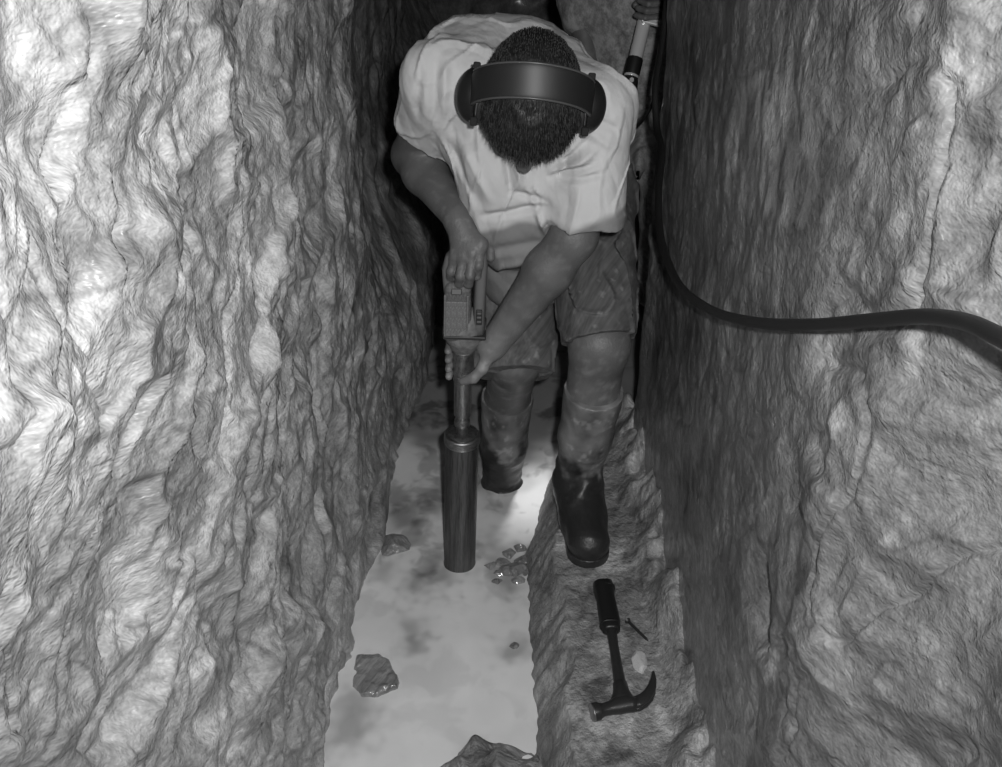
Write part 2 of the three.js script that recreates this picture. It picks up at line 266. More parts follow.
{
  const xs = [...spaced(-0.6, -0.2, 24, (t) => t), ...spaced(-0.195, 0.40, 190, (t) => t), ...spaced(0.41, 0.9, 24, (t) => t)], fz = [...spaced(0.5, -0.75, 30, (t) => t), ...spaced(-0.76, -2.4, 380, (t) => t), ...spaced(-2.42, -6, 70, (t) => t)];
  const pos = [], uv = [], col = [], ind = [], n = xs.length;
  for (const z of fz) for (const x of xs) { const y = floorY(x, z); pos.push(x, y, z); uv.push(x + 0.7 * y, z); const c = clamp((0.95 + 0.6 * fbm(x * 7, z * 7, 81, 4)) * (1 + 0.6 * sstep(0.08, 0.22, fbm(x * 11, z * 7, 85, 4))) * (1 - 0.5 * sstep(0.1, 0.3, fbm(x * 12, z * 12, 87, 3))), 0.4, 1.7); col.push(c, c, c); }
  for (let j = 0; j < fz.length - 1; j++) for (let i = 0; i < n - 1; i++) { const a = j * n + i; ind.push(a, a + 1, a + n, a + 1, a + n + 1, a + n); }
  const k = pos.length / 3, m = fz.length - 1, q = [0, n - 1, m * n, m * n + n - 1];
  for (const i of q) { pos.push(pos[3 * i], -0.6, pos[3 * i + 2]); uv.push(0, 0); col.push(1, 1, 1); }
  const f2 = (a, b, c, d) => ind.push(a, b, c, b, d, c); f2(k, k + 2, k + 1, k + 3); f2(q[0], k, q[1], k + 1); f2(q[2], k + 2, q[3], k + 3); f2(q[0], k, q[2], k + 2); f2(q[1], k + 1, q[3], k + 3);
  const g = new THREE.BufferGeometry(); g.setAttribute('position', new THREE.Float32BufferAttribute(pos, 3)); g.setAttribute('uv', new THREE.Float32BufferAttribute(uv, 2)); g.setAttribute('color', new THREE.Float32BufferAttribute(col, 3)); g.setIndex(ind); g.computeVertexNormals();
  solo('floor', g, M.rockFloor, 'rough rock floor with a raised ledge beside the pool', 'floor', null, null, 'structure');
}
{
  const g = new THREE.BoxGeometry(2.4, 3.6, 0.3, 60, 90, 1), p = g.attributes.position;
  for (let i = 0; i < p.count; i++) if (p.getZ(i) > 0) p.setZ(i, 0.15 + 0.09 * facets(p.getX(i), p.getY(i), 0.3, 5) + 0.03 * facets(p.getX(i), p.getY(i), 0.1, 6));
  g.computeVertexNormals(); const c = new Float32Array(p.count * 3).fill(1); g.setAttribute('color', new THREE.BufferAttribute(c, 3));
  solo('wall_back', g, M.rockRight, 'dark rock face closing the far end of the cutting', 'wall', [0, 1.3, -6.1], null, 'structure');
}
// ---- the milky pool: silt in suspension, thin wisps of darker sludge
{
  const W = 512, Hh = 1024, d = new Uint8Array(W * Hh * 4), x0 = -0.6, x1 = 0.45, z0 = -0.4, z1 = -3.4;
  const spots = [[-0.205, -1.60, 0.028, 0.4], [-0.19, -1.545, 0.02, 0.9], [-0.165, -1.745, 0.04, 0.2], [-0.125, -1.76, 0.03, 0.3], [-0.2, -1.72, 0.03, 0.2], [-0.30, -1.33, 0.05, 0.7], [0.02, -1.76, 0.05, 0.3], [0.03, -1.53, 0.03, 0.6], [-0.24, -1.98, 0.05, 0.5], [-0.16, -2.02, 0.04, 0.6], [-0.28, -1.78, 0.03, 0.2], [0.01, -1.84, 0.05, 0.2]];
  for (let j = 0; j < Hh; j++) for (let i = 0; i < W; i++) {
    const x = lerp(x0, x1, (i + 0.5) / W), z = lerp(z0, z1, (j + 0.5) / Hh), wx = x + 0.05 * fbm(x * 9, z * 9, 1.5, 3), wz = z + 0.05 * fbm(x * 9, z * 9, 9.5, 3);
    let v = 0.9 + 0.08 * fbm(wx * 6, wz * 6, 3.5, 4);
    for (const [sx, sz, r, s] of spots) v -= (0.13 + 0.1 * s) * gauss(Math.hypot(wx - sx, (wz - sz) * 0.8) * (1 + 0.6 * perlin(x * 40, z * 40, s)), r);
    v -= 0.17 * sstep(0.04, 0.3, fbm(wx * 11, wz * 11, 7.5, 4)) * (0.25 + 0.75 * sstep(-1.62, -1.82, z));
    v -= 0.36 * sstep(-1.98, -2.4, wz + 0.7 * fbm(x * 5, z * 5, 17.5, 3));
    const o = 4 * (j * W + i); d[o] = d[o + 1] = d[o + 2] = clamp(v, 0.12, 1) * 255; d[o + 3] = 255;
  }
  const map = new THREE.DataTexture(d, W, Hh); map.magFilter = THREE.LinearFilter; map.colorSpace = THREE.SRGBColorSpace; map.needsUpdate = true;
  const g = new THREE.PlaneGeometry(1.2, 6, 90, 500); g.rotateX(-Math.PI / 2); g.translate(-0.02, 0, -2.9);
  const p = g.attributes.position, uv = g.attributes.uv;
  for (let i = 0; i < p.count; i++) { const x = p.getX(i), z = p.getZ(i); p.setY(i, 0.0016 * fbm(x * 14, z * 14, 2.2, 3) * (1 + gauss(Math.hypot(x + 0.1, z + 1.77), 0.2))); uv.setXY(i, (x - x0) / (x1 - x0), (z - z0) / (z1 - z0)); }
  g.computeVertexNormals();
  solo('water', g, phy(1, 0.16, { map }), 'shallow milky pool of silty water between ledge and pale wall', 'water', [0, -0.15, 0], null, 'stuff');
}

// ---------------------------------------------------------------- the man with the drill
const J = {
  rsh: [-0.112, 0.985, -1.84], lsh: [0.168, 0.945, -1.795], relb: [-0.182, 0.784, -2.006], rwr: [-0.086, 0.732, -1.805], lelb: [0.138, 0.715, -1.75], lwr: [-0.016, 0.469, -1.765],
  rhip: [0.02, 0.62, -2.2], lhip: [0.2, 0.62, -2.2], lkn: [0.2, 0.475, -1.765], lank: [0.175, 0.09, -1.815], rkn: [0.032, 0.345, -1.925], rank: [0.0, -0.16, -2.12],
  c7: [0.035, 0.975, -1.87], head: [0.05, 0.99, -1.665],
};
const HU = new THREE.Vector3(0, 0.29, 0.957).normalize(), HR = new THREE.Vector3(0.995, -0.095, 0.0), HF = new THREE.Vector3();
HR.addScaledVector(HU, -HR.dot(HU)).normalize(); HF.crossVectors(HR, HU).normalize();
const HFr = [HR, HU, HF];
const hp = (r, u, f) => [J.head[0] + HR.x * r + HU.x * u + HF.x * f, J.head[1] + HR.y * r + HU.y * u + HF.y * f, J.head[2] + HR.z * r + HU.z * u + HF.z * f];
function headShape(at, fr) {
  const e = (c, r) => ell(at(...c), r, fr);
  const skull = e([0, 0.015, -0.012], [0.073, 0.086, 0.094]), face = blend(0.04, skull, e([0, -0.055, 0.035], [0.056, 0.075, 0.056]), e([0, -0.105, 0.058], [0.03, 0.022, 0.028]));
  const nose = chain([at(0, -0.012, 0.088), at(0, -0.048, 0.103), at(0, -0.056, 0.095)], [0.008, 0.011, 0.0105], 0.01), brow = cap(at(-0.04, 0.004, 0.072), at(0.04, 0.004, 0.072), 0.013, 0.013);
  const lips = cap(at(-0.02, -0.082, 0.083), at(0.02, -0.082, 0.083), 0.007, 0.007), slit = cap(at(-0.022, -0.082, 0.093), at(0.022, -0.082, 0.093), 0.0028, 0.0028);
  const sock = [e([-0.03, -0.018, 0.092], [0.017, 0.011, 0.016]), e([0.03, -0.018, 0.092], [0.017, 0.011, 0.016])], eyes = [e([-0.03, -0.018, 0.072], [0.013, 0.012, 0.013]), e([0.03, -0.018, 0.072], [0.013, 0.012, 0.013])];
  const ears = [e([-0.076, -0.03, -0.005], [0.009, 0.03, 0.018]), e([0.076, -0.03, -0.005], [0.009, 0.03, 0.018])];
  return (x, y, z) => {
    let d = smin(smin(smin(face(x, y, z), brow(x, y, z), 0.02), nose(x, y, z), 0.016), lips(x, y, z), 0.012);
    for (const s of sock) d = Math.max(d, -s(x, y, z)); for (const s of eyes) d = Math.min(d, s(x, y, z)); d = Math.max(d, -slit(x, y, z));
    for (const s of ears) d = smin(d, s(x, y, z), 0.008); return d;
  };
}
function hand(wrist, palm, fingers, thumb) {   // palm: knuckle points index..little; each finger and the thumb its own chain
  const palmF = blend(0.014, ...palm.map((k) => cap(mix3(wrist, palm[1], 0.25), k, 0.021, 0.0115)), cap(palm[0], palm[3], 0.011, 0.0105));
  const fs = fingers.map((f) => chain(f, [0.0102, 0.0095, 0.009, 0.0078], 0.004)), th = chain(thumb, [0.0135, 0.0115, 0.0105, 0.0088], 0.006);
  return (x, y, z) => { let d = palmF(x, y, z), a = 9; for (const f of fs) a = Math.min(a, f(x, y, z)); d = smin(d, a, 0.008); return smin(d, th(x, y, z), 0.008); };
}
const skinTone = (x, y, z) => clamp(1 + 0.35 * fbm(x * 22, y * 22, z * 22, 4) + 0.35 * sstep(0.1, 0.3, fbm(x * 60, y * 60, z * 60 + 5, 3)) + 0.8 * gauss(Math.hypot(x + 0.03, y - 0.45, z + 1.76) * (1 + fbm(x * 40, y * 40, z * 40, 3)), 0.1) + 0.9 * sstep(0.1, 0.4, fbm(x * 30, y * 40, z * 30 + 9, 4)) * sstep(0.52, 0.44, y), 0.55, 2.4);
const man = thing('person', 'bent man in pale T-shirt and dark shorts working a core drill', 'person', [0.1, -0.02, -1.95]);
{
  const torso = blend(0.06, cap([0.0, 0.91, -1.9], [0.08, 0.66, -2.15], 0.095, 0.095), cap([0.09, 0.9, -1.88], [0.15, 0.66, -2.16], 0.095, 0.095), cap(J.rsh, J.lsh, 0.045, 0.045), cap(J.c7, hp(0, -0.08, -0.03), 0.058, 0.054));
  const legs = blend(0.03, cap(J.lhip, J.lkn, 0.088, 0.056), chain([J.lkn, [0.191, 0.33, -1.771], J.lank], [0.058, 0.0555, 0.036], 0.02), cap(J.rhip, J.rkn, 0.088, 0.058), chain([J.rkn, [0.015, 0.15, -2.052], J.rank], [0.057, 0.054, 0.036], 0.02), cap(J.rhip, J.lhip, 0.1, 0.1), ell([J.lkn[0], J.lkn[1] - 0.005, J.lkn[2] + 0.025], [0.042, 0.05, 0.036]));
  const rArm = chain([J.rsh, J.relb, mix3(J.relb, J.rwr, 0.3), J.rwr], [0.05, 0.042, 0.045, 0.029], 0.02), lArm = chain([J.lsh, J.lelb, mix3(J.lelb, J.lwr, 0.3), J.lwr], [0.05, 0.043, 0.046, 0.03], 0.02);
  const head = headShape(hp, HFr);
  const rHand = hand(J.rwr, [[-0.038, 0.697, -1.752], [-0.053, 0.684, -1.743], [-0.07, 0.675, -1.745], [-0.086, 0.67, -1.754]], [
    [[-0.038, 0.697, -1.752], [-0.043, 0.662, -1.732], [-0.047, 0.637, -1.741], [-0.05, 0.634, -1.762]],
    [[-0.053, 0.684, -1.743], [-0.059, 0.645, -1.727], [-0.063, 0.620, -1.739], [-0.065, 0.618, -1.763]],
    [[-0.07, 0.675, -1.745], [-0.078, 0.640, -1.732], [-0.081, 0.618, -1.745], [-0.082, 0.619, -1.767]],
    [[-0.086, 0.67, -1.754], [-0.096, 0.643, -1.746], [-0.098, 0.627, -1.757], [-0.097, 0.629, -1.775]]],
    [[-0.066, 0.715, -1.79], [-0.036, 0.706, -1.8], [-0.02, 0.682, -1.792], [-0.02, 0.655, -1.782]]);
  const fy = [0.465, 0.446, 0.427, 0.41], lHand = hand(J.lwr, fy.map((y, i) => [-0.043 - 0.002 * i, y, -1.799]), fy.map((y, i) => [[-0.043 - 0.002 * i, y, -1.799], [-0.071, y - 0.004, -1.808], [-0.104, y - 0.008, -1.797], [-0.108, y - 0.011 - 0.002 * i, -1.766]]),
    [[-0.026, 0.452, -1.752], [-0.038, 0.43, -1.737], [-0.056, 0.411, -1.732], [-0.078, 0.4, -1.737]]);
  const all = (x, y, z) => smin(smin(smin(torso(x, y, z), legs(x, y, z), 0.05), smin(rArm(x, y, z), lArm(x, y, z), 0.01), 0.03), head(x, y, z), 0.03);
  const box = (c, r) => [c.map((v, i) => v - r[i]), c.map((v, i) => v + r[i])];
  const body = net(all, [-0.28, -0.24, -2.36], [0.36, 1.14, -1.52], 0.008, skinTone);
  const handOf = (h, a, w, c, r) => net((x, y, z) => smin(h(x, y, z), a(x, y, z), 0.014), ...box(c, r), 0.003, skinTone);
  const right = handOf(rHand, chain([mix3(J.relb, J.rwr, 0.8), J.rwr], [0.0325, 0.029]), J.rwr, [-0.065, 0.685, -1.77], [0.075, 0.09, 0.08]);
  const left = handOf(lHand, chain([mix3(J.lelb, J.lwr, 0.85), J.lwr], [0.0315, 0.03]), J.lwr, [-0.055, 0.445, -1.77], [0.09, 0.085, 0.07]);
  const hd = net(head, ...box(hp(0, -0.02, 0), [0.13, 0.15, 0.15]), 0.003, skinTone);
  part('body', mergeGeometries([body, right, left, hd]), M.skin, man, 'tanned dusty skin');

  // short dark hair
  const skull = ell(hp(0, 0.015, -0.012), [0.078, 0.092, 0.1], HFr), nrm = HU.clone().addScaledVector(HF, -0.55).normalize(), hairBase = hp(0, -0.005, 0);
  const hairF = (x, y, z) => Math.max(skull(x, y, z) - 0.006 - 0.006 * fbm(x * 50, y * 50, z * 50, 3), -((x - hairBase[0]) * nrm.x + (y - hairBase[1]) * nrm.y + (z - hairBase[2]) * nrm.z) - 0.012 * perlin(x * 40, y * 40, z * 40));
  const hair = part('hair', net(hairF, ...box(hp(0, 0.02, -0.01), [0.12, 0.15, 0.14]), 0.003), M.hair, man, 'short dark hair');
  const strand = new THREE.ConeGeometry(0.0008, 0.022, 4); strand.translate(0, 0.008, 0);
  const N = 8000, im = new THREE.InstancedMesh(strand, std(0.005, 0.55), N), r = rng(77), hg = hair.geometry, hpos = hg.attributes.position, hn = hg.attributes.normal, q = new THREE.Quaternion(), Y = new THREE.Vector3(0, 1, 0), mtx = new THREE.Matrix4();
  for (let i = 0; i < N; i++) {
    const k = (r() * hpos.count) | 0, n = new THREE.Vector3(hn.getX(k), hn.getY(k), hn.getZ(k)); n.multiplyScalar(0.12).addScaledVector(HF, 0.9).add(new THREE.Vector3(r() - 0.5, r() - 0.5, r() - 0.5).multiplyScalar(0.5)).normalize();
    const s = 0.5 + 0.5 * r(); im.setMatrixAt(i, mtx.compose(new THREE.Vector3(hpos.getX(k), hpos.getY(k), hpos.getZ(k)), q.setFromUnitVectors(Y, n), new THREE.Vector3(1, s, 1)));
  }
  im.name = 'hair_strands'; im.userData.kind = 'stuff'; shade(im); hair.add(im);

  // T-shirt
  const trunk = blend(0.09, cap([-0.035, 0.925, -1.93], [0.06, 0.66, -2.15], 0.112, 0.12), cap([0.115, 0.895, -1.90], [0.17, 0.66, -2.16], 0.112, 0.12), cap(J.rsh, J.lsh, 0.06, 0.06), cap([-0.055, 0.94, -2.0], [0.04, 0.945, -2.0], 0.112, 0.112));
  const drape = blend(0.05, cap([-0.005, 0.83, -1.83], [0.015, 0.70, -1.86], 0.085, 0.09), cap([0.1, 0.8, -1.83], [0.09, 0.70, -1.86], 0.085, 0.09));
  const apron = blend(0.05, cap([0.025, 0.70, -1.93], [0.03, 0.53, -1.945], 0.085, 0.07), cap([0.1, 0.70, -1.95], [0.09, 0.54, -1.96], 0.085, 0.07));
  const sleeve = (a, b, t, r0, r1, flare) => { const p = mix3(a, b, t), n = sub3(b, a); return { f: cut(cap(a, mix3(a, b, t + 0.25), r0, r1 + 0.25 * flare), p, n), hole: cap(mix3(p, b, 0.0).map((v, i) => v + n[i] / Math.hypot(...n) * (r1 - 0.022)), mix3(a, b, t + 0.6), r1 - 0.008, r1 - 0.008), p, n }; };
  const sr = sleeve(J.rsh, J.relb, 0.54, 0.058, 0.058, 0.01), sl = sleeve(J.lsh, [J.lelb[0] + 0.025, J.lelb[1], J.lelb[2]], 0.9, 0.066, 0.068, 0.01);
  const neckHole = cap(J.c7, hp(0, -0.07, -0.02), 0.066, 0.07);
  const creases = [[-0.113, 1.028, -0.122, 0.923, 0.01, -0.008], [-0.096, 1.033, -0.103, 0.935, 0.008, 0.007], [-0.138, 1.019, -0.154, 0.924, 0.009, -0.006], [-0.09, 0.873, -0.042, 0.772, 0.009, -0.009], [-0.069, 0.884, -0.02, 0.783, 0.008, 0.007], [0.009, 0.867, 0.018, 0.806, 0.007, -0.009], [0.018, 0.802, 0.084, 0.786, 0.007, -0.009], [0.027, 0.862, 0.037, 0.806, 0.008, 0.006], [0.09, 0.835, 0.172, 0.876, 0.007, -0.009], [0.09, 0.843, 0.169, 0.895, 0.007, 0.007], [0.095, 0.83, 0.182, 0.856, 0.006, -0.007], [0.103, 0.855, 0.156, 0.914, 0.008, -0.007], [0.127, 0.938, 0.205, 0.895, 0.009, 0.006], [0.153, 0.953, 0.208, 0.924, 0.008, -0.006], [-0.033, 0.748, 0.087, 0.775, 0.008, -0.012], [-0.032, 0.669, 0.084, 0.696, 0.012, -0.008], [-0.021, 0.615, 0.046, 0.647, 0.011, 0.008]];
  const fold = (x, y, z) => {
    let d = 0.008 * fbm(x * 9 + z * 4, y * 4, z * 7, 2) + 0.0035 * fbm(x * 34 + 12 * y, y * 16 - x * 9, z * 24, 3);
    const w2 = perlin(x * 16 - 6 * y, y * 8 + 3 * x, z * 8 + 7.7); d += 0.0035 * Math.max(0, 0.13 - Math.abs(w2)) / 0.13;
    const w = perlin(x * 9 + 2.5 * y, y * 3.5 - z * 3, z * 5 + 3.3); d += 0.006 * Math.max(0, 0.2 - Math.abs(w)) / 0.2;
    for (const [ax, ay, bx, by, r, h] of creases) {            // gathered folds of the cloth
      const ex = bx - ax, ey = by - ay, t = clamp(((x - ax) * ex + (y - ay) * ey) / (ex * ex + ey * ey)), q = Math.hypot(x - ax - ex * t, y - ay - ey * t);
      if (q < 3 * r && z > -1.95) d += h * gauss(q, r) * Math.min(1, 4 * t * (1 - t) + 0.35);
    }
    return d;
  };
  const shirtF = (x, y, z) => {
    let d = smin(trunk(x, y, z), drape(x, y, z), 0.07); d = smin(d, apron(x, y, z), 0.022);
    d = smin(d, sr.f(x, y, z), 0.035); d = smin(d, sl.f(x, y, z), 0.03);
    if (d > 0.05 || d < -0.06) return d;
    d -= fold(x, y, z); d = Math.max(d, -sr.hole(x, y, z), -sl.hole(x, y, z), -neckHole(x, y, z));
    return Math.max(d, 0.475 - y + 0.012 * perlin(x * 14, 1, z * 9));
  };
  const shirtTone = (x, y, z) => clamp(1 + 0.07 * fbm(x * 12, y * 12, z * 12, 3) - 0.12 * sstep(0.10, 0.2, perlin(x * 13, y * 9, z * 9 + 4)) * sstep(0.72, 0.66, y) - 0.6 * sstep(0.735, 0.715, y + 0.02 * perlin(x * 20, y * 20, 3) - 0.25 * x), 0.3, 1.2);  // slight mottling, and a much darker tone below the belly fold
  part('t_shirt', net(shirtF, [-0.28, 0.44, -2.34], [0.34, 1.12, -1.62], 0.0046, shirtTone), M.shirt, man, 'pale cotton T-shirt, darker below the waist');

  // shorts
  const leg = (a, b, t, r0, r1) => { const n = sub3(b, a), p = mix3(a, b, t); return [cut(cap(a, mix3(a, b, t + 0.2), r0, r1), p, n), cap(p.map((v, i) => v + n[i] / Math.hypot(...n) * (r1 - 0.028)), mix3(a, b, t + 0.6), r1 - 0.01, r1 - 0.01)]; };
  const la = cut(cap(J.lhip, mix3(J.lhip, J.lkn, 1.12), 0.108, 0.074), [0.193, 0.53, -1.709], [0.12, -0.75, 0.62]), [ra, rh] = leg(J.rhip, J.rkn, 1.1, 0.12, 0.08);
  const shortsF = (x, y, z) => { let d = smin(smin(la(x, y, z), ra(x, y, z), 0.02), cap(J.rhip, J.lhip, 0.112, 0.108)(x, y, z), 0.04); if (Math.abs(d) > 0.04) return d; d -= 0.007 * fbm(x * 14, y * 9, z * 12, 3) + 0.006 * Math.max(0, 0.12 - Math.abs(perlin(x * 8, y * 12 + 5, z * 8))) / 0.12; return Math.max(d, -rh(x, y, z)); };
  part('shorts', net(shortsF, [-0.15, 0.2, -2.36], [0.36, 0.8, -1.68], 0.005, (x, y, z) => clamp(1 + 0.4 * fbm(x * 16, y * 16, z * 16, 4) + 0.8 * sstep(0.26, 0.34, fbm(x * 45, y * 45, z * 45, 2)), 0.6, 1.9)), M.shorts, man, 'dark dusty shorts');

  // rubber boots
  const boot = (ank, top, heel, toe, side, wet) => {
    const shaftTop = top, n = sub3(top, ank), up = mix3(ank, top, 1.12);
    const outer = blend(0.045, chain([ank, mix3(ank, up, 0.45), up], [0.047, 0.057, 0.066], 0.02), cap([heel[0], heel[1] + 0.04, heel[2]], ank, 0.043, 0.047), chain([[heel[0], heel[1] + 0.036, heel[2]], mix3([heel[0], heel[1] + 0.045, heel[2]], [toe[0], toe[1] + 0.045, toe[2]], 0.6), [toe[0], toe[1] + 0.036, toe[2]]], [0.036, 0.049, 0.046], 0.03));
    const inner = cap(mix3(ank, top, 1.0).map((v, i) => v + n[i] / Math.hypot(...n) * 0.03), mix3(ank, top, 1.4), 0.055, 0.055), y0 = heel[1];
    const f = (x, y, z) => { let d = outer(x, y, z); if (Math.abs(d) > 0.04) return d; d -= 0.004 * fbm(x * 20, y * 30, z * 20, 3) + 0.003 * Math.sin(y * 130 + 9 * perlin(x * 9, y * 9, z * 9)) * gauss(y - ank[1] - 0.035, 0.04); d = Math.max(d, -inner(x, y, z), y0 + 0.016 - y); return cut(() => d, shaftTop, n)(x, y, z); };
    const tone = (x, y, z) => { const k = fbm(x * 20, y * 14, z * 20, 4), h = y - y0; return lerp(0.14, clamp(0.95 + 1.5 * k + 0.8 * sstep(0.18, 0.3, fbm(x * 50, y * 30, z * 50, 3)), 0.35, 1.9), sstep(wet - 0.02, wet + 0.04, h + 0.18 * k)); };
    const lo = [0, 1, 2].map((i) => Math.min(ank[i], top[i], heel[i], toe[i]) - 0.09), hi = [0, 1, 2].map((i) => Math.max(ank[i], top[i], heel[i], toe[i]) + 0.09);
    const b = part('boot', net(f, lo, hi, 0.005, tone), M.boot, man, 'rubber boot, dried mud on its shaft');
    const sl = (x, y, z) => Math.max(Math.hypot(...[0, 2].map((i) => { const a = [x, y, z]; return a[i] - lerp(heel[i], toe[i], clamp((a[2] - heel[2]) / (toe[2] - heel[2]))); })) - lerp(0.038, 0.0465, clamp((z - heel[2]) / (toe[2] - heel[2]))), Math.abs(y - y0 - 0.011) - 0.011);
    part('sole', net(sl, [lo[0], y0 - 0.02, lo[2]], [hi[0], y0 + 0.05, hi[2]], 0.004), M.sole, b);
  };
  boot(J.lank, [0.194, 0.365, -1.762], [0.172, 0.0, -1.862], [0.19, 0.0, -1.66], 1, 0.15);
  boot([0.0, -0.18, -2.125], [0.016, 0.165, -2.05], [0.0, -0.285, -2.16], [-0.002, -0.285, -1.995], -1, 0.28);
}

// ---- ear defenders
{
  const t = thing('ear_defenders', 'black ear defenders with a wide headband over dark hair', 'ear defenders', J.head); t.userData.local = true;
  const at = (r, u, f) => { const p = hp(r, u, f); return [p[0] - J.head[0], p[1] - J.head[1], p[2] - J.head[2]]; };
  for (const s of [-1, 1]) {
    const cup = ell(at(s * 0.094, -0.012, -0.006), [0.033, 0.05, 0.046], HFr), ip = at(s * 0.093, 0, 0), inner = [-s * HR.x, -s * HR.y, -s * HR.z];
    const c = part('ear_cup', net(cut(cup, ip, inner), at(s * 0.1, -0.012, 0).map((v) => v - 0.075), at(s * 0.1, -0.012, 0).map((v) => v + 0.075), 0.0028), M.blackPlastic, t);
    c.userData.local = true;
    const ring = new THREE.TorusGeometry(0.034, 0.011, 14, 36); ring.scale(1, 1.12, 1); ring.applyMatrix4(new THREE.Matrix4().makeBasis(HF, HU, HR.clone().negate()).setPosition(...at(s * 0.083, -0.012, -0.006)));
    part('cushion', ring, M.cushion, c);
    part('wire_yoke', tube([at(s * 0.086, 0.05, -0.008), at(s * 0.089, 0.046, 0.012), at(s * 0.091, 0.03, 0.032), at(s * 0.1, 0.005, 0.036)], 0.0017, 30, 8), M.wire, c, 'bare wire yoke');
    const piv = new RoundedBoxGeometry(0.012, 0.014, 0.014, 3, 0.003); piv.applyMatrix4(new THREE.Matrix4().makeBasis(HR, HU, HF).setPosition(...at(s * 0.092, 0.034, 0.036)));
    part('pivot', piv, M.pivot, c);
    const piv2 = new RoundedBoxGeometry(0.012, 0.014, 0.012, 3, 0.003); piv2.applyMatrix4(new THREE.Matrix4().makeBasis(HR, HU, HF).setPosition(...at(s * 0.094, 0.03, -0.052)));
    part('pivot', piv2, M.pivot, c);
  }
  const pts = [], half = []; for (let i = 0; i <= 28; i++) { const a = lerp(-0.47, 0.47, i / 28) * Math.PI; pts.push(at(0.099 * Math.sin(a), 0.015 + 0.106 * Math.cos(a), -0.012 - 0.022 * Math.cos(a))); half.push([0.027 - 0.002 * Math.abs(Math.sin(a)), 0.0035]); }
  const band = sweep(pts, half.map(([a, b]) => [b, a]), [HF.x, HF.y, HF.z], 20, 0.7);
  part('headband', band, phy(0.014, 0.5, { bumpMap: fineRelief, bumpScale: 0.0003 }), t, 'wide black padded headband');
  for (const o of [-0.0262, 0.0262]) part('piping', sweep(pts.map((p) => [p[0] + HF.x * o, p[1] + HF.y * o, p[2] + HF.z * o]).slice(1, -1), pts.slice(1, -1).map(() => [0.0036, 0.0022]), [HF.x, HF.y, HF.z], 8), phy(0.07, 0.35), t);
}

